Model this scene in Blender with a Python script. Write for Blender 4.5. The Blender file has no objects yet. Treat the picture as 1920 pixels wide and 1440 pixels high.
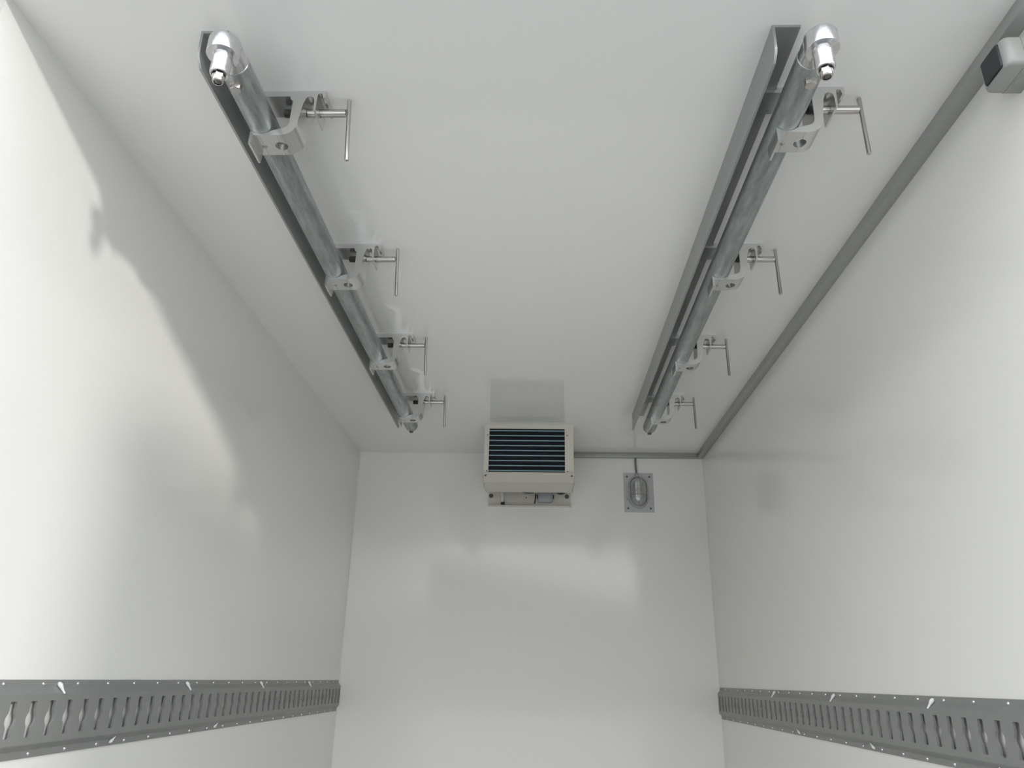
import bpy, bmesh, math, random
from mathutils import Vector, Matrix
random.seed(7)
S = bpy.context.scene
COL = S.collection
PI = math.pi

# ------------------------------------------------------------------ camera
EYE = 1.05                      # camera height above the load floor
CEIL = EYE + 1.0527             # ceiling height
W = 0.85                        # half width of the load space
BACK = 3.6355                   # bulkhead
DOOR = 0.918                    # inner edge of the rear door frame
OUT = 0.885                     # outer edge of the rear door frame
GROUND = -0.75

cd = bpy.data.cameras.new('camera')
cam = bpy.data.objects.new('camera', cd)
COL.objects.link(cam)
r_ = Vector((0.999353, 0.030953, 0.018301))
u_ = Vector((-0.005786, -0.363895, 0.931422))
w_ = Vector((-0.03549, 0.930926, 0.36348))
M = Matrix((r_, u_, -w_)).transposed().to_4x4()
M.translation = Vector((0.04263, 0.0, EYE))
cam.matrix_world = M
cd.sensor_width = 36.0
cd.lens = 1422.0 / 1920.0 * 36.0
cd.clip_start = 0.05
S.camera = cam

# ------------------------------------------------------------------ light
S.view_settings.view_transform = 'Standard'
S.view_settings.look = 'None'
S.view_settings.gamma = 1.0
S.view_settings.use_curve_mapping = False
S.view_settings.exposure = 0.0
SKY = 2.4
SUN = 1.4

world = bpy.data.worlds.new('sky')
S.world = world
world.use_nodes = True
nt = world.node_tree
for n in list(nt.nodes):
    nt.nodes.remove(n)
wo = nt.nodes.new('ShaderNodeOutputWorld')
bg = nt.nodes.new('ShaderNodeBackground')
tc = nt.nodes.new('ShaderNodeTexCoord')
sp = nt.nodes.new('ShaderNodeSeparateXYZ')
cr = nt.nodes.new('ShaderNodeValToRGB')
mp = nt.nodes.new('ShaderNodeMapRange')
mp.inputs['From Min'].default_value = -0.2
mp.inputs['From Max'].default_value = 1.0
cr.color_ramp.elements[0].position = 0.20
cr.color_ramp.elements[0].color = (0.14, 0.145, 0.13, 1)
cr.color_ramp.elements[1].position = 1.0
cr.color_ramp.elements[1].color = (1.02, 1.12, 1.28, 1)
e = cr.color_ramp.elements.new(0.252); e.color = (0.14, 0.145, 0.13, 1)
e = cr.color_ramp.elements.new(0.284); e.color = (1.5, 1.49, 1.46, 1)
e = cr.color_ramp.elements.new(0.34); e.color = (1.0, 0.995, 0.985, 1)
e = cr.color_ramp.elements.new(0.5); e.color = (1.05, 1.09, 1.15, 1)
bg.inputs['Strength'].default_value = SKY
nt.links.new(tc.outputs['Generated'], sp.inputs[0])
# the skyline behind the camera falls away towards the right
cl = nt.nodes.new('ShaderNodeClamp')
cl.inputs['Min'].default_value = -0.25
cl.inputs['Max'].default_value = 0.25
ma = nt.nodes.new('ShaderNodeMath')
ma.operation = 'MULTIPLY_ADD'
ma.inputs[1].default_value = 0.22
nt.links.new(sp.outputs['X'], cl.inputs['Value'])
nt.links.new(cl.outputs['Result'], ma.inputs[0])
nt.links.new(sp.outputs['Z'], ma.inputs[2])
nt.links.new(ma.outputs['Value'], mp.inputs['Value'])
nt.links.new(mp.outputs['Result'], cr.inputs['Fac'])
nt.links.new(cr.outputs['Color'], bg.inputs['Color'])
nt.links.new(bg.outputs['Background'], wo.inputs['Surface'])

sd = bpy.data.lights.new('sun', 'SUN')
sd.energy = SUN
sd.angle = math.radians(3.0)
sd.color = (1.0, 0.965, 0.92)
sun = bpy.data.objects.new('sun', sd)
COL.objects.link(sun)
sun.location = (4, -3, 4)
sun.rotation_euler = Vector((1.0, -0.90, 0.337)).to_track_quat('Z', 'Y').to_euler()


# ------------------------------------------------------------------ helpers
def mat(name, base, rough=0.5, metal=0.0, spec=0.5, noise=None, bump=None, ramp=None, trans=0.0, ior=1.5,
        stretch=None, coat=0.0):
    m = bpy.data.materials.new(name)
    m.use_nodes = True
    t = m.node_tree
    b = t.nodes['Principled BSDF']
    b.inputs['Base Color'].default_value = (*base, 1)
    b.inputs['Roughness'].default_value = rough
    b.inputs['Metallic'].default_value = metal
    b.inputs['Specular IOR Level'].default_value = spec
    b.inputs['IOR'].default_value = ior
    b.inputs['Transmission Weight'].default_value = trans
    b.inputs['Coat Weight'].default_value = coat
    co = t.nodes.new('ShaderNodeTexCoord')
    mpn = t.nodes.new('ShaderNodeMapping')
    t.links.new(co.outputs['Object'], mpn.inputs['Vector'])
    if stretch:
        mpn.inputs['Scale'].default_value = stretch
    if noise:
        scale, c2, amount = noise
        nz = t.nodes.new('ShaderNodeTexNoise')
        nz.inputs['Scale'].default_value = scale
        nz.inputs['Detail'].default_value = 6
        nz.inputs['Roughness'].default_value = 0.65
        t.links.new(mpn.outputs['Vector'], nz.inputs['Vector'])
        rr = t.nodes.new('ShaderNodeValToRGB')
        rr.color_ramp.elements[0].position = 0.5 - amount
        rr.color_ramp.elements[1].position = 0.5 + amount
        rr.color_ramp.elements[0].color = (*base, 1)
        rr.color_ramp.elements[1].color = (*c2, 1)
        t.links.new(nz.outputs['Fac'], rr.inputs['Fac'])
        t.links.new(rr.outputs['Color'], b.inputs['Base Color'])
    if bump:
        scale, strength, dist = bump
        nb = t.nodes.new('ShaderNodeTexNoise')
        nb.inputs['Scale'].default_value = scale
        nb.inputs['Detail'].default_value = 3
        t.links.new(mpn.outputs['Vector'], nb.inputs['Vector'])
        bp = t.nodes.new('ShaderNodeBump')
        bp.inputs['Strength'].default_value = strength
        bp.inputs['Distance'].default_value = dist
        t.links.new(nb.outputs['Fac'], bp.inputs['Height'])
        t.links.new(bp.outputs['Normal'], b.inputs['Normal'])
    return m


PANEL = (0.885, 0.877, 0.838)
M_PANEL = mat('white_gelcoat', PANEL, 0.085, bump=(45, 0.04, 0.002))
M_CEIL = mat('white_gelcoat_ceiling', (0.93, 0.92, 0.885), 0.045, bump=(30, 0.008, 0.002))
M_FRAME = mat('white_frame', (0.8, 0.8, 0.78), 0.25)
M_FLOOR = mat('light_metal_floor', (0.47, 0.467, 0.45), 0.28, 0.3, noise=(300, (0.54, 0.537, 0.52), 0.1))
M_GROUND = mat('concrete_yard', (0.60, 0.59, 0.565), 0.8, noise=(2, (0.68, 0.67, 0.645), 0.25))
M_GROUND_SHADED = mat('ground_shaded_dark', (0.11, 0.11, 0.108), 0.8, noise=(120, (0.15, 0.15, 0.147), 0.2))  # shade on the ground near the truck, put into the colour
M_SHADE_BLOCK = mat('shade_block_grey', (0.42, 0.42, 0.41), 0.5, noise=(3, (0.48, 0.48, 0.47), 0.3))  # for the added block that shades the left wall
M_MILL = mat('mill_aluminium', (0.36, 0.37, 0.36), 0.36, 0.6, noise=(60, (0.42, 0.43, 0.42), 0.3), stretch=(1, 0.05, 1))
M_MACH = mat('machined_aluminium', (0.66, 0.66, 0.645), 0.27, 0.9, noise=(90, (0.74, 0.74, 0.725), 0.3), stretch=(1, 0.04, 1))
M_CAST = mat('cast_aluminium', (0.66, 0.655, 0.66), 0.24, 1.0, noise=(70, (0.80, 0.80, 0.81), 0.2), bump=(160, 0.35, 0.0006))
M_GALV = mat('galvanised_tube', (0.28, 0.31, 0.305), 0.36, 0.8, noise=(60, (0.49, 0.52, 0.515), 0.2), bump=(140, 0.15, 0.0005), stretch=(1.6, 0.28, 1.6))
M_STEEL = mat('stainless_rod', (0.50, 0.475, 0.45), 0.24, 1.0, noise=(30, (0.58, 0.55, 0.52), 0.3))
M_THREAD = mat('threaded_steel', (0.20, 0.19, 0.18), 0.4, 0.9)
M_BOLT = mat('bolt_steel', (0.58, 0.55, 0.52), 0.22, 1.0)
M_TRACK = mat('track_grey', (0.27, 0.275, 0.265), 0.40, 0.25, noise=(40, (0.30, 0.305, 0.295), 0.3))
M_RIVET = mat('rivet_silver', (0.78, 0.78, 0.78), 0.18, 1.0)
M_SEAL = mat('white_plastic', (0.82, 0.82, 0.80), 0.4)
M_TRUNK = mat('grey_trunking', (0.37, 0.375, 0.355), 0.36, 0.2, noise=(30, (0.41, 0.415, 0.395), 0.3), stretch=(1, 0.1, 1))
M_CREAM = mat('cream_enamel', (0.74, 0.70, 0.62), 0.3)
M_CREAM2 = mat('cream_enamel_tray', (0.66, 0.625, 0.555), 0.34)
M_COIL = mat('coil_core_dark', (0.002, 0.005, 0.011), 0.5)
M_FIN = mat('coil_fin_blue', (0.003, 0.011, 0.022), 0.4)
M_PIPE = mat('coil_edge_blue', (0.30, 0.47, 0.52), 0.35)
M_DARK = mat('dark_rubber', (0.012, 0.012, 0.012), 0.5)
M_JBOX = mat('grey_box_plastic', (0.42, 0.44, 0.45), 0.4)
M_ZINC = mat('zinc_plate', (0.50, 0.51, 0.505), 0.45, 0.4, noise=(80, (0.57, 0.58, 0.575), 0.3))
M_SCREW = mat('screw_dark', (0.16, 0.155, 0.14), 0.35, 0.8)
M_CABLE = mat('grey_cable', (0.20, 0.20, 0.19), 0.45)
M_LBODY = mat('lamp_grey', (0.50, 0.505, 0.495), 0.32, 0.3)
M_GLASS = bpy.data.materials.new('ribbed_glass')
M_GLASS.use_nodes = True
_t = M_GLASS.node_tree
_t.nodes.remove(_t.nodes['Principled BSDF'])
_tr = _t.nodes.new('ShaderNodeBsdfTransparent'); _tr.inputs['Color'].default_value = (0.90, 0.91, 0.90, 1)
_gl = _t.nodes.new('ShaderNodeBsdfGlossy'); _gl.inputs['Roughness'].default_value = 0.12
_mx = _t.nodes.new('ShaderNodeMixShader')
_wv = _t.nodes.new('ShaderNodeTexWave'); _wv.inputs['Scale'].default_value = 55.0
_rg = _t.nodes.new('ShaderNodeMapRange'); _rg.inputs['To Min'].default_value = 0.04; _rg.inputs['To Max'].default_value = 0.42
_co = _t.nodes.new('ShaderNodeTexCoord')
_t.links.new(_co.outputs['Object'], _wv.inputs['Vector'])
_t.links.new(_wv.outputs['Fac'], _rg.inputs['Value'])
_t.links.new(_rg.outputs['Result'], _mx.inputs['Fac'])
_t.links.new(_tr.outputs['BSDF'], _mx.inputs[1]); _t.links.new(_gl.outputs['BSDF'], _mx.inputs[2])
_t.links.new(_mx.outputs['Shader'], _t.nodes['Material Output'].inputs['Surface'])
M_WIRE = mat('cage_wire', (0.36, 0.36, 0.34), 0.3, 0.9)
M_HOLDER = mat('white_ceramic', (0.80, 0.79, 0.76), 0.35)
M_SWITCH = mat('switch_grey', (0.34, 0.345, 0.32), 0.30)
M_SWITCH2 = mat('switch_grey_base', (0.33, 0.335, 0.312), 0.32)
M_ROCKER = mat('rocker_dark', (0.018, 0.022, 0.026), 0.4)


def obj(name, bm, m, parent=None, smooth=35):
    bmesh.ops.recalc_face_normals(bm, faces=bm.faces[:])
    me = bpy.data.meshes.new(name)
    bm.to_mesh(me)
    bm.free()
    if smooth:
        for p in me.polygons:
            p.use_smooth = True
        me.set_sharp_from_angle(angle=math.radians(smooth))
    me.materials.append(m)
    o = bpy.data.objects.new(name, me)
    COL.objects.link(o)
    if parent is not None:
        o.parent = parent
    return o


def tag(o, label, cat, group=None):
    o['label'] = label
    o['category'] = cat
    if group:
        o['group'] = group
    return o


def thing(name, label, cat, loc=(0, 0, 0), group=None):
    o = bpy.data.objects.new(name, None)
    o.empty_display_size = 0.05
    COL.objects.link(o)
    o.location = loc
    return tag(o, label, cat, group)


def struct(name, bm, m):
    o = obj(name, bm, m, None, 30)
    o['kind'] = 'structure'
    return o


def BM():
    return bmesh.new()


def box(bm, x0, x1, y0, y1, z0, z1, bevel=0.0, seg=2):
    v = [bm.verts.new((x, y, z)) for x in (x0, x1) for y in (y0, y1) for z in (z0, z1)]
    f = [(0, 1, 3, 2), (4, 6, 7, 5), (0, 4, 5, 1), (2, 3, 7, 6), (0, 2, 6, 4), (1, 5, 7, 3)]
    fs = [bm.faces.new([v[i] for i in q]) for q in f]
    if bevel:
        ed = list({e for q in fs for e in q.edges})
        bmesh.ops.bevel(bm, geom=ed, offset=bevel, segments=seg, affect='EDGES', profile=0.5)
    return fs


def prism(bm, pts, y0, y1, axis='Y'):
    """closed polygon swept along an axis; pts are (x,z) for Y, (y,z) for X, (x,y) for Z"""
    def P(a, b, t):
        return (a, t, b) if axis == 'Y' else ((t, a, b) if axis == 'X' else (a, b, t))
    A = [bm.verts.new(P(a, b, y0)) for a, b in pts]
    B = [bm.verts.new(P(a, b, y1)) for a, b in pts]
    n = len(pts)
    bm.faces.new(A)
    bm.faces.new(B[::-1])
    for i in range(n):
        bm.faces.new((A[i], A[(i + 1) % n], B[(i + 1) % n], B[i]))


def frame_axes(d):
    d = Vector(d).normalized()
    a = Vector((0, 0, 1)) if abs(d.z) < 0.9 else Vector((1, 0, 0))
    s = d.cross(a).normalized()
    return s, s.cross(d).normalized(), d


def tube(bm, pts, r, seg=16, caps=True):
    """circle swept through a chain of points; r is a number or one radius per point"""
    P = [Vector(p) for p in pts]
    rs = r if isinstance(r, (list, tuple)) else [r] * len(P)
    rings = []
    s, t, d = frame_axes(P[1] - P[0])
    for i, p in enumerate(P):
        if i == 0:
            d2 = P[1] - P[0]
        elif i == len(P) - 1:
            d2 = P[-1] - P[-2]
        else:
            d2 = (P[i + 1] - P[i]).normalized() + (P[i] - P[i - 1]).normalized()
        d2.normalize()
        s = (s - d2 * s.dot(d2)).normalized()
        t = d2.cross(s).normalized()
        rings.append([bm.verts.new(p + s * rs[i] * math.cos(2 * PI * k / seg) + t * rs[i] * math.sin(2 * PI * k / seg)) for k in range(seg)])
    for a, b in zip(rings, rings[1:]):
        for k in range(seg):
            bm.faces.new((a[k], a[(k + 1) % seg], b[(k + 1) % seg], b[k]))
    if caps:
        bm.faces.new(rings[0][::-1])
        bm.faces.new(rings[-1])


def cyl(bm, p0, p1, r, seg=24, r1=None):
    tube(bm, [p0, p1], [r, r if r1 is None else r1], seg)


def lathe(bm, p, d, prof, seg=24):
    """profile of (height, radius) pairs turned about the axis d through p; heights may go back and forth"""
    p = Vector(p)
    s, t, d = frame_axes(d)
    rings = [[bm.verts.new(p + d * h + s * q * math.cos(2 * PI * k / seg) + t * q * math.sin(2 * PI * k / seg)) for k in range(seg)] for h, q in prof]
    for a, b in zip(rings, rings[1:]):
        for k in range(seg):
            bm.faces.new((a[k], a[(k + 1) % seg], b[(k + 1) % seg], b[k]))
    bm.faces.new(rings[0][::-1])
    bm.faces.new(rings[-1])


def hexhead(bm, p, d, r, h):
    """hexagonal bolt head with a chamfered crown and a washer, standing on p along d"""
    p = Vector(p); d = Vector(d).normalized()
    lathe(bm, p, d, [(0, r * 1.12), (h * 0.14, r * 1.12)], 24)
    lathe(bm, p, d, [(h * 0.14, r), (h * 0.92, r), (h, r * 0.9)], 6)


def dome(bm, p, d, r, h, seg=12):
    p = Vector(p); d = Vector(d).normalized()
    n = 4
    tube(bm, [p + d * h * math.sin(a) for a in [i * PI / 2 / n for i in range(n)]] + [p + d * h],
         [r * math.cos(a) for a in [i * PI / 2 / n for i in range(n)]] + [r * 0.12], seg)


def dup(o, parent=None):
    c = o.copy()
    COL.objects.link(c)
    if parent is not None:
        c.parent = parent
    return c


def dup_tree(root, loc, label):
    r = root.copy(); COL.objects.link(r)
    r.location = loc
    r['label'] = label
    for ch in list(root.children):
        c = ch.copy(); COL.objects.link(c); c.parent = r
        for g in list(ch.children):
            d = g.copy(); COL.objects.link(d); d.parent = c
    return r


def cut(o, bms):
    """subtract solids from a mesh object and bake the result"""
    for b in bms:
        bmesh.ops.recalc_face_normals(b, faces=b.faces[:])
        me = bpy.data.meshes.new('tool'); b.to_mesh(me); b.free()
        t = bpy.data.objects.new('tool', me); COL.objects.link(t)
        t.parent = o.parent
        md = o.modifiers.new('cut', 'BOOLEAN'); md.operation = 'DIFFERENCE'; md.solver = 'EXACT'; md.object = t
        bpy.context.view_layer.update()
        ev = o.evaluated_get(bpy.context.evaluated_depsgraph_get())
        new = bpy.data.meshes.new_from_object(ev)
        o.modifiers.clear()
        o.data = new
        bpy.data.objects.remove(t)
    for p in o.data.polygons:
        p.use_smooth = True
    o.data.set_sharp_from_angle(angle=math.radians(30))
    return o


# ------------------------------------------------------------------ setting
T = 0.06
b = BM(); box(b, -W - T, -W, DOOR, BACK + T, -T, CEIL + T); struct('wall_left', b, M_PANEL)
b = BM(); box(b, W, W + T, DOOR, BACK + T, -T, CEIL + T); struct('wall_right', b, M_PANEL)
b = BM(); box(b, -W, W, BACK, BACK + T, -T, CEIL + T); struct('wall_back', b, M_PANEL)
b = BM(); box(b, -W, W, DOOR, BACK, CEIL, CEIL + T); struct('ceiling', b, M_CEIL)
b = BM(); box(b, -W, W, OUT, BACK, -T, 0.0); struct('floor', b, M_FLOOR)
# rear door frame: two posts and a header
b = BM(); box(b, -W - T, -W - 0.0005, OUT, DOOR - 0.0012, -T, CEIL + T); struct('trim_1', b, M_FRAME)
b = BM(); box(b, W + 0.0005, W + T, OUT, DOOR - 0.0012, -T, CEIL + T); struct('trim_2', b, M_FRAME)
b = BM(); box(b, -W, W, OUT, DOOR - 0.0012, CEIL, CEIL + T); struct('trim_3', b, M_FRAME)
# thin white sealant beads in the bulkhead corners
b = BM(); prism(b, [(-W, BACK - 0.005), (-W, BACK), (-W + 0.005, BACK)], 0, CEIL, 'Z'); struct('trim_4', b, M_FRAME)
b = BM(); prism(b, [(W, BACK - 0.005), (W, BACK), (W - 0.005, BACK)], 0, CEIL, 'Z'); struct('trim_5', b, M_FRAME)
b = BM(); prism(b, [(BACK - 0.004, CEIL), (BACK, CEIL - 0.004), (BACK, CEIL)], -W + 0.005, W - 0.005, 'X'); struct('trim_6', b, M_FRAME)
# the yard outside and an unseen block, added and shaped to shade the lower left wall
b = BM(); box(b, -40, 40, -40, 30, GROUND - 0.1, GROUND); struct('ground', b, M_GROUND)
b = BM(); box(b, -9, 9, -2.6, 30, GROUND, GROUND + 0.01); struct('ground_shaded', b, M_GROUND_SHADED)  # strip by the door, coloured dark to stand for shaded ground
b = BM()
c0 = Vector((3.0, -1.965)); ux = Vector((0.36, 0.933)); vx = Vector((0.933, -0.36))
P4 = [c0, c0 + ux * 6, c0 + ux * 6 + vx * 2.4, c0 + vx * 2.4]
prism(b, [(p.x, p.y) for p in P4], GROUND, EYE + 1.862, 'Z')
struct('shade_block', b, M_SHADE_BLOCK)

# ------------------------------------------------------------------ overhead rails
R_TUBE = 0.0268
TX, TZ = -0.1150, -0.0735         # tube axis from the bracket's outer end / from the ceiling
Y0 = 1.146                       # front face of the first bracket
PITCH = 0.551
DEPTH = 0.058
ORIG = {'left': -0.371, 'right': 0.6130}


def arc(cx, cz, r, a0, a1, n=8):
    return [(cx + r * math.cos(math.radians(a0 + (a1 - a0) * i / n)), cz + r * math.sin(math.radians(a0 + (a1 - a0) * i / n))) for i in range(n + 1)]


def bracket_profile():
    p = [(0, 0), (0, -0.0165), (-0.0042, -0.0165)]
    p += arc(-0.0105, -0.0105, 0.0047, 0, 180, 6)
    p += [(-0.0158, -0.020), (-0.0164, -0.0465), (-0.0200, -0.0465), (-0.0205, -0.025)]
    p += arc(-0.0295, -0.0215, 0.0085, 0, 180, 8)
    p += [(-0.0412, -0.030), (-0.0468, -0.070)]
    p += arc(-0.0790, -0.0720, 0.0325, 0, -90, 12)
    # underside with two scribed grooves and the hanging lip
    for gx in (-0.0835, -0.1165):
        p += [(gx + 0.0007, -0.1045), (gx + 0.0003, -0.1038), (gx - 0.0003, -0.1038), (gx - 0.0007, -0.1045)]
    p += [(-0.1292, -0.1045), (-0.1310, -0.1235), (-0.1350, -0.1235), (-0.1355, -0.0970), (-0.1348, -0.0945)]
    # saddle under the tube
    R = 0.0300
    zc = TZ - R_TUBE + R - 0.0002
    p += arc(TX, zc, R, -127, -53, 12)
    p += [(-0.0800, -0.0895)]
    p += arc(-0.0780, -0.0735, 0.0150, -90, 0, 8)
    p += [(-0.0620, -0.0235), (-0.0665, -0.0200), (-0.0685, -0.0129), (-0.1680, -0.0129), (-0.1680, -0.0054), (-0.1240, -0.0054), (-0.1240, 0)]
    return p


def rail_bracket(side, i, label, tilt):
    t = thing('rail_bracket', label, 'bracket', (ORIG[side], Y0 + PITCH * i, CEIL), 'rail brackets on the ceiling')
    b = BM(); prism(b, bracket_profile(), 0, DEPTH)
    body = obj('bracket_body', b, M_MACH, t)
    h1 = BM(); cyl(h1, (-0.0835, 0.032, -0.13), (-0.0835, 0.032, -0.086), 0.0118, 32)
    h2 = BM(); cyl(h2, (-0.1165, 0.033, -0.13), (-0.1165, 0.033, -0.1025), 0.0050, 24)
    h3 = BM(); cyl(h3, (-0.03, 0.030, -0.0285), (0.01, 0.030, -0.0285), 0.0088, 24)
    cut(body, [h1, h2, h3])
    b = BM(); tube(b, [(-0.1165, 0.033, -0.1027), (-0.1165, 0.033, -0.1042), (-0.1165, 0.033, -0.1048)], [0.0047, 0.0047, 0.0036], 20)
    g = obj('grub_screw', b, M_BOLT, t)
    s = BM(); cyl(s, (-0.1165, 0.033, -0.11), (-0.1165, 0.033, -0.1036), 0.0020, 6)
    cut(g, [s])
    b = BM()
    cyl(b, (-0.0405, 0.030, -0.0285), (0.0350, 0.030, -0.0285), 0.0078, 24)
    sc = obj('clamp_screw', b, M_STEEL, t)
    b = BM()
    pts, rs = [], []
    for k in range(15):
        pts.append((-0.064 - 0.0016 * k, 0.030, -0.0285)); rs.append(0.0086 if k % 2 else 0.0075)
    tube(b, pts, rs, 20)
    obj('threaded_end', b, M_THREAD, sc)
    b = BM()
    top = Vector((0.0395, 0.030 - 0.028 * tilt, -0.0285 + 0.027))
    d = Vector((0.012, tilt, -1)).normalized()
    tube(b, [top, top + d * 0.001, top + d * 0.127, top + d * 0.128], [0.0030, 0.0042, 0.0042, 0.0030], 16)
    obj('handle_bar', b, M_STEEL, sc)
    return t


ORD = ['nearest the rear door', 'second from the rear door', 'third from the rear door', 'nearest the bulkhead']
for side, tilt in (('left', 0.17), ('right', 0.02)):
    first = None
    for i in range(4):
        lab = 'aluminium clamp bracket with T-handle on the %s ceiling rail, %s' % (side, ORD[i])
        if first is None:
            first = rail_bracket(side, 0, lab, tilt)
        else:
            dup_tree(first, (ORIG[side], Y0 + PITCH * i, CEIL), lab)


def hanging_rail(side):
    t = thing('hanging_rail', 'galvanised tube rail with cast end fitting under the ceiling, %s of the two' % side, 'rail',
              (ORIG[side] + TX, 0, CEIL + TZ), 'galvanised ceiling tube rails')
    b = BM()
    n = 40
    # tube wall with a slightly rounded rim, then the closed round end
    ys = [(0.9990, R_TUBE - 0.0045), (0.99905, R_TUBE - 0.0008), (1.0000, R_TUBE), (2.985, R_TUBE)]
    ys += [(2.985 + R_TUBE * math.sin(a), R_TUBE * math.cos(a)) for a in [k * PI / 2 / 7 for k in range(1, 7)]] + [(2.985 + R_TUBE, 0.0015)]
    tube(b, [(0, y, 0) for y, _ in ys], [q for _, q in ys], n)
    tb = obj('tube', b, M_GALV, t)
    b = BM(); hexhead(b, (0, 1.024, -R_TUBE + 0.001), (0, 0, -1), 0.0100, 0.0105)
    obj('hex_bolt', b, M_BOLT, t)
    b = BM(); hexhead(b, (0, 2.992, -R_TUBE + 0.002), (0, 0.2, -1), 0.0080, 0.0065)
    obj('hex_bolt', b, M_SCREW, t)
    # cast fitting: a round plug leaving the tube, cut back underneath to a half-round tongue
    b = BM()
    rings = []
    r = R_TUBE - 0.0012
    N = 48

    def ring(y, low, p, top, k=1.0):
        """a cross-section: circle (p=1) turning into a flat-topped block (small p), cut off below low"""
        q = []
        for j in range(N):
            a = 2 * PI * j / N + PI / 2
            cx_, sz_ = math.cos(a), math.sin(a)
            if sz_ >= 0:
                x = r * math.copysign(abs(cx_) ** p, cx_); z = top * abs(sz_) ** p
            else:
                x = r * math.copysign(abs(cx_) ** p, cx_); z = max(-r * abs(sz_) ** p, low)
            q.append(b.verts.new((x * k, y, z)))
        return q
    for y, low, p in [(1.020, -1, 1), (0.9988, -1, 1), (0.9930, -0.0248, 1), (0.9870, -0.0238, 0.98), (0.9780, -0.0229, 0.95), (0.9720, -0.0226, 0.92)]:
        rings.append(ring(y, low, p, r + 0.001 * (1 - p)))
    for A, B in zip(rings, rings[1:]):
        for j in range(N):
            try:
                b.faces.new((A[j], A[(j + 1) % N], B[(j + 1) % N], B[j]))
            except ValueError:
                pass
    b.faces.new(rings[0]); b.faces.new(rings[-1][::-1])
    bmesh.ops.remove_doubles(b, verts=b.verts[:], dist=1e-5)
    by = 0.961
    lathe(b, (0, by, 0), (0, 0, 1), [(-0.0225, 0.0258), (-0.0218, 0.0265), (0.0060, 0.0265), (0.0084, 0.0257), (0.0100, 0.0240), (0.0107, 0.0210)], 56)
    ef = obj('end_fitting', b, M_CAST, t, 40)
    b = BM()
    y = 0.961
    lathe(b, (0, y, 0), (0, 0, -1), [(0.018, 0.0172), (0.0230, 0.0166), (0.0275, 0.0153), (0.0575, 0.0158), (0.0602, 0.0155), (0.0615, 0.0145), (0.0615, 0.0124), (0.0575, 0.0120)], 40)
    obj('locking_pin', b, M_CAST, ef)
    b = BM()
    lathe(b, (0, y, 0), (0, 0, -1), [(0.0565, 0.0106), (0.0685, 0.0106), (0.0698, 0.0100)], 6)
    lathe(b, (0, y, 0), (0, 0, -1), [(0.0690, 0.0096), (0.0745, 0.0094), (0.0767, 0.0084), (0.0769, 0.0066), (0.0730, 0.0062)], 24)
    obj('lock_nut', b, M_BOLT, ef)
    b = BM(); tube(b, [(0, y, -0.0695), (0, y, -0.0756), (0, y, -0.0766)], [0.0056, 0.0056, 0.0038], 16)
    obj('stud', b, M_THREAD, ef)
    return t


for side in ('left', 'right'):
    hanging_rail(side)

# aluminium angles behind the tubes
for side, x0 in (('left', -0.554), ('right', 0.4385)):
    t = thing('angle_profile', 'long aluminium angle screwed to the ceiling beside the %s tube rail' % side, 'profile', (x0, 0, CEIL),
              'aluminium ceiling angles')
    t.rotation_euler.z = 0.0008 if side == 'right' else 0.0
    ya, yb, h, th = 0.999, 3.045, 0.0685, 0.0045
    b = BM()
    prism(b, [(ya, 0), (ya + 0.001, -0.048), (ya + 0.004, -0.056), (ya + 0.018, -h), (yb, -h), (yb, 0)], 0, th, 'X')
    obj('hanging_flange', b, M_MILL, t)
    b = BM()
    box(b, th, 0.0485, ya, yb, -0.005, 0)
    obj('ceiling_flange', b, M_MILL, t)

# ------------------------------------------------------------------ slotted load-securing rails
ZT, ZB = -0.0150, -0.1420
PF = 0.0135                      # how far the slotted face stands off the wall


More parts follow.
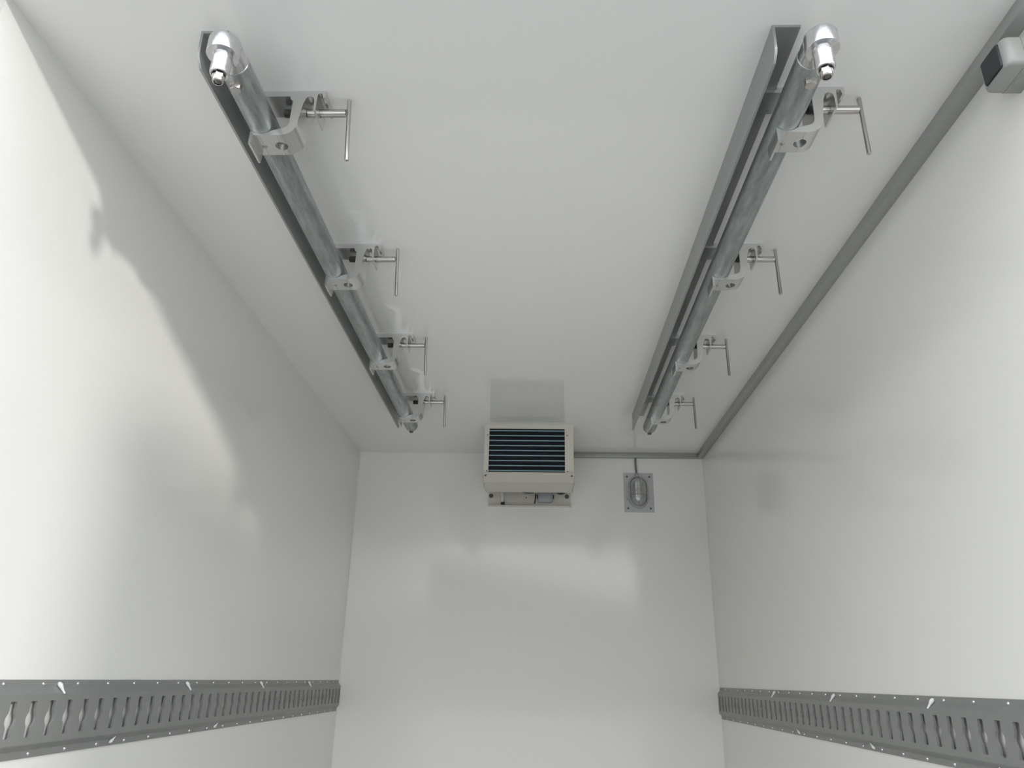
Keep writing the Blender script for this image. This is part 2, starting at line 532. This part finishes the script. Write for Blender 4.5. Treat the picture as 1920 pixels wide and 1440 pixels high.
def cargo_rail(side):
    s = 1 if side == 'left' else -1
    xw = -W if side == 'left' else W
    t = thing('lashing_rail', 'grey slotted lashing rail along the %s wall with silver rivets' % side, 'rail', (xw, 0, EYE),
              'slotted lashing rails on the side walls')
    pitch = 0.0549
    first = (1.358 if side == 'left' else 1.403) - 8 * pitch
    ya, yb = 0.925, BACK - 0.006
    th = 0.0028
    zf0, zf1 = -0.0385, -0.1185

    def X(v):
        return s * v
    b = BM()
    # flanges and slopes as thin solid strips
    # both bends are rolled, so each carries a small fillet
    top = [(0, ZT), (th, ZT), (th, -0.0255), (th + 0.0004, -0.0268), (th + 0.0016, -0.0280), (PF - 0.0026, -0.0352), (PF - 0.0010, -0.0364), (PF - 0.0003, -0.0374), (PF, zf0), (PF - th, zf0), (PF - th, -0.0390), (0, -0.0300)]
    bot = [(PF - th, zf1), (PF, zf1), (PF - 0.0003, -0.1196), (PF - 0.0010, -0.1206), (PF - 0.0026, -0.1216), (th + 0.0016, -0.1285), (th + 0.0004, -0.1297), (th, -0.1310), (th, ZB), (0, ZB), (0, -0.1275), (PF - th, -0.1183)]
    prism(b, [(X(x), z) for x, z in top], ya, yb)
    prism(b, [(X(x), z) for x, z in bot], ya, yb)
    # slotted face: one cell per slot, keyhole outline built from half widths
    zc = -0.0787
    hl = 0.0290
    prof = [(hl, 0.0068), (hl - 0.0005, 0.0080), (hl - 0.0018, 0.0090), (0.0135, 0.0090), (0.0110, 0.0100), (0.0078, 0.0122), (0.0040, 0.0142), (0.0, 0.0148)]
    prof = prof + [(-z, w) for z, w in prof[-2::-1]]
    n = int((yb - first) / pitch) + 1
    cells = []
    k = 0
    y = first
    edges = [ya]
    cs = []
    while y < yb - 0.008:
        cs.append(y)
        y += pitch
    bounds = [ya] + [(p + q) / 2 for p, q in zip(cs, cs[1:])] + [yb]

    def quad(pts):
        b.faces.new([b.verts.new(p) for p in pts])
    for c, l, r in zip(cs, bounds, bounds[1:]):
        for xx in (PF, PF - th):
            x = X(xx)
            quad([(x, l, zf0), (x, r, zf0), (x, r, zc + hl), (x, l, zc + hl)])
            quad([(x, l, zf1), (x, r, zf1), (x, r, zc - hl), (x, l, zc - hl)])
            for (z1, w1), (z2, w2) in zip(prof, prof[1:]):
                quad([(x, l, zc + z1), (x, c - w1, zc + z1), (x, c - w2, zc + z2), (x, l, zc + z2)])
                quad([(x, c + w1, zc + z1), (x, r, zc + z1), (x, r, zc + z2), (x, c + w2, zc + z2)])
            # the strips above and below the slot ends inside the slot's first row
        a, d = X(PF), X(PF - 0.0050)      # the slot edges are pressed inwards
        for (z1, w1), (z2, w2) in zip(prof, prof[1:]):
            for sg in (-1, 1):
                quad([(a, c + sg * w1, zc + z1), (a, c + sg * w2, zc + z2), (d, c + sg * w2, zc + z2), (d, c + sg * w1, zc + z1)])
        for sg in (1, -1):
            w = prof[0][1]; z = zc + sg * hl
            quad([(a, c - w, z), (a, c + w, z), (d, c + w, z), (d, c - w, z)])
    bmesh.ops.remove_doubles(b, verts=b.verts[:], dist=1e-6)
    obj('slotted_channel', b, M_TRACK, t, 30)
    # rivets along both flanges
    ry = (1.334 if side == 'left' else 1.4315)
    proto = None
    for zz in (-0.0220, -0.1355):
        for k in range(-2, 21):
            y = ry + 0.1101 * k
            if y > BACK - 0.03:
                continue
            if proto is None:
                b = BM()
                cyl(b, (0, 0, 0), (X(0.0006), 0, 0), 0.0042, 16)
                dome(b, (X(0.0006), 0, 0), (X(1), 0, 0), 0.0036, 0.0026, 16)
                o = proto = obj('rivet', b, M_RIVET, t)
            else:
                o = dup(proto, t)
            o.location = (X(th), y, zz)
    # white plugs, one every ten slots, in the corner of flange and slope
    ups = [1.490, 2.041, 2.592, 3.142] if side == 'left' else [1.142, 1.693, 2.243, 2.793]
    lows = [1.165, 1.715, 2.262] if side == 'left' else [1.477, 2.022, 2.572]
    for zz, L, up in ((-0.0262, ups, 1), (-0.1315, lows, 0)):
        proto = None
        for y in L:
            if proto is None:
                b = BM()
                if up:
                    tube(b, [(X(0.0003), -0.0028, 0.0062), (X(0.0010), -0.0026, 0.0058), (X(0.0024), -0.0020, 0.0046), (X(0.0044), -0.0010, 0.0026), (X(0.0060), 0.0, 0.0), (X(0.0074), 0.0010, -0.0026), (X(0.0088), 0.0018, -0.0050), (X(0.0110), 0.0028, -0.0085), (X(0.0135), 0.0042, -0.0122), (X(0.0138), 0.0044, -0.0126)],
                         [0.0008, 0.0024, 0.0037, 0.0043, 0.0040, 0.0032, 0.0024, 0.0019, 0.0016, 0.0006], 14)
                else:
                    tube(b, [(X(0.0003), -0.0022, -0.0050), (X(0.0010), -0.0020, -0.0046), (X(0.0024), -0.0016, -0.0036), (X(0.0042), -0.0008, -0.0020), (X(0.0056), 0.0006, 0.0004), (X(0.0072), 0.0026, 0.0034), (X(0.0090), 0.0048, 0.0066)],
                         [0.0008, 0.0021, 0.0033, 0.0036, 0.0026, 0.0013, 0.0006], 14)
                o = proto = obj('plug', b, M_SEAL, t)
                o['label'] = 'white plastic plug'
            else:
                o = dup(proto, t)
            o.location = (X(th), y, zz)
    return t


cargo_rail('left')
cargo_rail('right')

# ------------------------------------------------------------------ cable trunking
b = BM(); box(b, W - 0.030, W, DOOR, BACK, CEIL - 0.0245, CEIL, 0.0012, 2)
tag(obj('cable_trunking', b, M_TRUNK), 'long grey cable trunking where the ceiling meets the right wall', 'trunking', None)
b = BM(); box(b, 0.16, W - 0.0305, BACK - 0.022, BACK, CEIL - 0.0245, CEIL, 0.0012, 2)
tag(obj('cable_trunking', b, M_TRUNK), 'short grey cable trunking along the top of the bulkhead beside the cooling unit', 'trunking', None)

# ------------------------------------------------------------------ cooling unit
t = thing('cooling_unit', 'cream ceiling evaporator unit with dark blue fin coil, centred on the bulkhead', 'cooling unit', (0, 0, 0))
HX = 0.1955
YF = 3.20
b = BM()
# casing: front frame with the coil opening, sides and top
ox0, ox1, oz0, oz1 = -0.175, 0.1575, EYE + 0.8365, EYE + 1.0365
zt, zb = CEIL, EYE + 0.830
fr = [(-HX, ox0, zb, zt), (ox1, HX, zb, zt), (ox0, ox1, oz1, zt), (ox0, ox1, zb, oz0)]
for x0, x1, z0, z1 in fr:
    box(b, x0, x1, YF, YF + 0.0015, z0, z1)
for sx in (-1, 1):
    prism(b, [(YF + 0.0015, zt), (YF + 0.0015, zb), (3.43, zb), (3.50, EYE + 0.86), (3.614, EYE + 0.86), (3.614, zt)], sx * HX, sx * (HX - 0.0015), 'X')
box(b, -HX + 0.0015, HX - 0.0015, YF + 0.0015, 3.614, zt - 0.002, zt)
bmesh.ops.remove_doubles(b, verts=b.verts[:], dist=1e-6)
obj('casing', b, M_CREAM, t, 20)
b = BM(); box(b, ox0 - 0.01, ox1 + 0.01, YF + 0.016, YF + 0.13, zb + 0.002, zt - 0.004)
obj('coil_core', b, M_COIL, t)
b = BM()
for k in range(110):
    x = ox0 + (ox1 - ox0) * (k + 0.5) / 110
    box(b, x - 0.0004, x + 0.0004, YF + 0.006, YF + 0.016, oz0 - 0.004, oz1 + 0.004)
f = obj('coil_fins', b, M_FIN, t, 0)
f['kind'] = 'stuff'
pr = None
for k in range(9):
    z = EYE + 1.0290 - 0.02275 * k
    if pr is None:
        b = BM(); box(b, ox0 - 0.004, ox1 + 0.004, -0.003, 0.003, -0.0022, 0.0022, 0.0012, 2)
        o = pr = obj('coil_bar', b, M_PIPE, t); o['label'] = 'pale blue bar across the coil'
    else:
        o = dup(pr, t)
    o.location = (0, YF + 0.0055, z)
pr = None
for x, z in ((-0.1825, 1.007), (0.168, 1.007), (-0.1825, 0.8445), (0.169, 0.8445)):
    if pr is None:
        b = BM(); dome(b, (0, 0, 0), (0, -1, 0), 0.0026, 0.0012); o = pr = obj('rivet', b, M_DARK, t)
    else:
        o = dup(pr, t)
    o.location = (x, YF, EYE + z)
# drip tray: sloping lip, flat bottom, open behind
b = BM()
TY = [(3.192, 0.8365), (3.236, 0.8035), (3.430, 0.8045)]
th = 0.002
prof = TY + [(3.430, 0.8065), (3.237, 0.8055), (3.1935, 0.838)]
prism(b, [(y, EYE + z) for y, z in prof], -0.199, 0.199, 'X')
for sx in (-1, 1):
    prism(b, [(3.192, EYE + 0.8365), (3.236, EYE + 0.8035), (3.430, EYE + 0.8045), (3.430, EYE + 0.829), (3.200, EYE + 0.829)], sx * 0.199, sx * 0.1972, 'X')
tr = obj('drip_tray', b, M_CREAM2, t, 20)
pr = None
n_ = Vector((0, -0.033, -0.044)).normalized()
for x in (-0.187, 0.187):
    if pr is None:
        b = BM(); dome(b, (0, 0, 0), n_, 0.0050, 0.003); o = pr = obj('screw', b, M_SCREW, tr)
    else:
        o = dup(pr, tr)
    o.location = (x, 3.206, EYE + 0.826)
# back plate with its fittings
b = BM()
box(b, -0.2, 0.2, 3.620, BACK, EYE + 0.7830, CEIL)
box(b, -0.2, 0.2, 3.604, BACK, EYE + 0.7800, EYE + 0.7830)
bp = obj('back_plate', b, M_CREAM, t, 20)
for x in (-0.186, 0.181):
    b = BM()
    cyl(b, (x, 3.620, EYE + 0.830), (x, 3.618, EYE + 0.830), 0.0105, 24)
    tube(b, [(x, 3.618, EYE + 0.830), (x, 3.611, EYE + 0.830)], 0.0068, 6)
    obj('fixing_bolt', b, M_SCREW, bp)
b = BM()
tube(b, [(-0.131, 3.60, EYE + 0.845), (-0.130, 3.60, EYE + 0.815), (-0.129, 3.602, EYE + 0.797)], [0.0085, 0.0075, 0.0075], 20)
tube(b, [(-0.131, 3.60, EYE + 0.858), (-0.131, 3.60, EYE + 0.838)], 0.0100, 20)
dp = obj('drain_pipe', b, M_SEAL, t)
b = BM(); tube(b, [(-0.1285, 3.603, EYE + 0.7965), (-0.1280, 3.604, EYE + 0.7845)], 0.0098, 6)
obj('drain_nut', b, M_DARK, dp)
b = BM(); box(b, 0.041, 0.112, 3.575, 3.620, EYE + 0.796, EYE + 0.87, 0.009, 3)
obj('junction_box', b, M_JBOX, t)
for x in (0.0375, 0.1155):
    b = BM(); box(b, x - 0.0018, x + 0.0018, 3.612, 3.6195, EYE + 0.818, EYE + 0.836)
    obj('box_clip', b, M_DARK, t)
b = BM(); tube(b, [(0.0300, 3.6150, EYE + 0.840), (0.0280, 3.6150, EYE + 0.815), (0.0250, 3.6150, EYE + 0.793)], 0.0028, 10)
obj('sensor_lead', b, M_DARK, t)
b = BM(); dome(b, (-0.016, 3.620, EYE + 0.8225), (0, -1, 0), 0.0030, 0.0012)
obj('screw', b, M_DARK, bp)
b = BM()
N = 40
cyl(b, (-0.004, 3.47, EYE + 0.930), (-0.004, 3.50, EYE + 0.930), 0.1150, 48)
obj('fan_shroud', b, M_DARK, t)
b = BM(); cyl(b, (0.150, 3.53, EYE + 0.855), (0.150, 3.56, EYE + 0.855), 0.0300, 32)
obj('hose_port', b, M_DARK, t)

# ------------------------------------------------------------------ bulkhead lamp
t = thing('bulkhead_lamp', 'oval caged bulkhead lamp on a grey square-cornered plate high on the bulkhead', 'lamp', (0.5295, BACK, EYE + 0.858))
b = BM(); box(b, -0.0722, 0.0722, -0.002, 0, -0.097, 0.097)
mp_ = obj('mounting_plate', b, M_ZINC, t)
pr = None
for x in (-0.054, 0.054):
    for z in (0.078, -0.078):
        if pr is None:
            b = BM(); dome(b, (0, 0, 0), (0, -1, 0), 0.0052, 0.0028); o = pr = obj('screw', b, M_SCREW, mp_)
        else:
            o = dup(pr, mp_)
        o.location = (x, -0.002, z)


def stadium(hw, hh, n=14):
    p = []
    for k in range(n + 1):
        a = PI * k / n
        p.append((hw * math.cos(a), (hh - hw) + hw * math.sin(a)))
    for k in range(n + 1):
        a = PI + PI * k / n
        p.append((hw * math.cos(a), -(hh - hw) + hw * math.sin(a)))
    return p


def loft(bm, loops, cx=0.0, cz=0.0, cap0=True, cap1=True):
    R = [[bm.verts.new((cx + x, y, cz + z)) for x, z in L] for y, L in loops]
    n = len(R[0])
    for A, B in zip(R, R[1:]):
        for j in range(n):
            bm.faces.new((A[j], A[(j + 1) % n], B[(j + 1) % n], B[j]))
    if cap0:
        bm.faces.new(R[0][::-1])
    if cap1:
        bm.faces.new(R[-1])


LX, LZ = -0.004, 0.0005
b = BM()
loft(b, [(-0.002, stadium(0.0470, 0.0800)), (-0.018, stadium(0.0465, 0.0795)), (-0.022, stadium(0.0445, 0.0775)), (-0.022, stadium(0.0385, 0.0700)), (-0.008, stadium(0.0370, 0.0690))], LX, LZ)
lb = obj('lamp_body', b, M_LBODY, t)
for sx, zz in ((-1, 0.008), (1, 0.008), (-1, -0.032), (1, -0.032)):
    b = BM(); cyl(b, (LX + sx * 0.0500, -0.003, LZ + zz), (LX + sx * 0.0500, -0.019, LZ + zz), 0.0052, 14)
    dome(b, (LX + sx * 0.0500, -0.019, LZ + zz), (0, -1, 0), 0.0042, 0.0025)
    obj('lug', b, M_LBODY, lb)
b = BM(); tube(b, [(LX - 0.004, -0.012, LZ + 0.074), (LX - 0.004, -0.012, LZ + 0.090)], [0.0095, 0.0075], 16)
obj('cable_gland', b, M_LBODY, t)
b = BM()
loops = []
for k in range(9):
    a = PI / 2 * k / 8
    loops.append((-0.0205 - 0.031 * math.sin(a), [(x * (0.12 + 0.88 * math.cos(a) ** 0.75), z * (0.45 + 0.55 * math.cos(a) ** 0.75)) for x, z in stadium(0.0365, 0.0670, 20)]))
loft(b, loops, LX, LZ)
obj('glass', b, M_GLASS, t)
b = BM()
box(b, LX - 0.017, LX + 0.014, -0.030, -0.010, LZ + 0.012, LZ + 0.052, 0.004, 2)
obj('lamp_holder', b, M_HOLDER, t)
b = BM()
tube(b, [(LX, -0.024, LZ + 0.014), (LX, -0.024, LZ + 0.006), (LX, -0.024, LZ - 0.006), (LX, -0.024, LZ - 0.022), (LX, -0.024, LZ - 0.038), (LX, -0.024, LZ - 0.047)],
     [0.010, 0.011, 0.0145, 0.017, 0.013, 0.003], 20)
obj('bulb', b, M_HOLDER, t)
# guard: rim ring and two crossing wires
b = BM()
ring_pts = [(LX + x, -0.0245, LZ + z) for x, z in stadium(0.0400, 0.0725, 12)]
tube(b, ring_pts + [ring_pts[0]], 0.0022, 8)
hz = -0.020
tube(b, [(LX - 0.040, -0.024, LZ + hz), (LX - 0.034, -0.043, LZ + hz), (LX - 0.020, -0.054, LZ + hz), (LX, -0.057, LZ + hz), (LX + 0.020, -0.054, LZ + hz), (LX + 0.034, -0.043, LZ + hz), (LX + 0.040, -0.024, LZ + hz)], 0.0013, 8)
vx_ = 0.006
tube(b, [(LX + vx_, -0.024, LZ + 0.0725), (LX + vx_, -0.043, LZ + 0.064), (LX + vx_, -0.054, LZ + 0.042), (LX + vx_, -0.057, LZ), (LX + vx_, -0.054, LZ - 0.042), (LX + vx_, -0.043, LZ - 0.064), (LX + vx_, -0.024, LZ - 0.0725)], 0.0013, 8)
obj('wire_guard', b, M_WIRE, t)
# its cable, hanging from the trunking
b = BM()
tube(b, [(0.519, BACK - 0.010, CEIL - 0.0245), (0.5185, BACK - 0.010, EYE + 1.005), (0.5195, BACK - 0.010, EYE + 0.975), (0.5215, BACK - 0.012, EYE + 0.949)], 0.0048, 14)
tag(obj('lamp_cable', b, M_CABLE), 'short grey cable from the trunking down to the bulkhead lamp', 'cable')

# ------------------------------------------------------------------ light switch
t = thing('light_switch', 'grey surface switch with a dark rocker high on the right wall by the door', 'switch', (W, 1.0035, EYE + 0.9635))
# base towards the wall, rounded cover towards the room
def rrect(hy, hz, r, n=6):
    p = []
    for cy, cz, a0 in ((hy - r, hz - r, 0), (-hy + r, hz - r, 90), (-hy + r, -hz + r, 180), (hy - r, -hz + r, 270)):
        for k in range(n + 1):
            a = math.radians(a0 + 90 * k / n)
            p.append((cy + r * math.cos(a), cz + r * math.sin(a)))
    return p


def xloft(bm, loops):
    R = [[bm.verts.new((x, y, z)) for y, z in L] for x, L in loops]
    n = len(R[0])
    for A, B in zip(R, R[1:]):
        for j in range(n):
            bm.faces.new((A[j], A[(j + 1) % n], B[(j + 1) % n], B[j]))
    bm.faces.new(R[0][::-1]); bm.faces.new(R[-1])


hy, hz_ = 0.0365, 0.0290
b = BM(); xloft(b, [(0, rrect(hy, hz_, 0.006)), (-0.0285, rrect(hy, hz_, 0.006)), (-0.0290, rrect(hy - 0.0006, hz_ - 0.0006, 0.006))])
bs = obj('switch_base', b, M_SWITCH2, t)
b = BM(); xloft(b, [(-0.0296, rrect(hy - 0.0004, hz_ - 0.0004, 0.007)), (-0.045, rrect(hy, hz_, 0.008)), (-0.0520, rrect(hy - 0.0010, hz_ - 0.0005, 0.008)), (-0.0565, rrect(hy - 0.0045, hz_ - 0.0020, 0.008)), (-0.0590, rrect(hy - 0.0095, hz_ - 0.0035, 0.006))])
obj('switch_cover', b, M_SWITCH, t)
b = BM(); xloft(b, [(-0.0575, rrect(0.0240, 0.0240, 0.004)), (-0.0605, rrect(0.0238, 0.0238, 0.004)), (-0.0622, rrect(0.0226, 0.0226, 0.004))])
rk = obj('rocker', b, M_ROCKER, t)
rk['label'] = 'dark grey rocker'
b = BM(); cyl(b, (-0.016, 0.004, -hz_), (-0.016, 0.004, -hz_ - 0.0012), 0.0105, 24)
obj('cable_plug', b, M_SWITCH2, t)
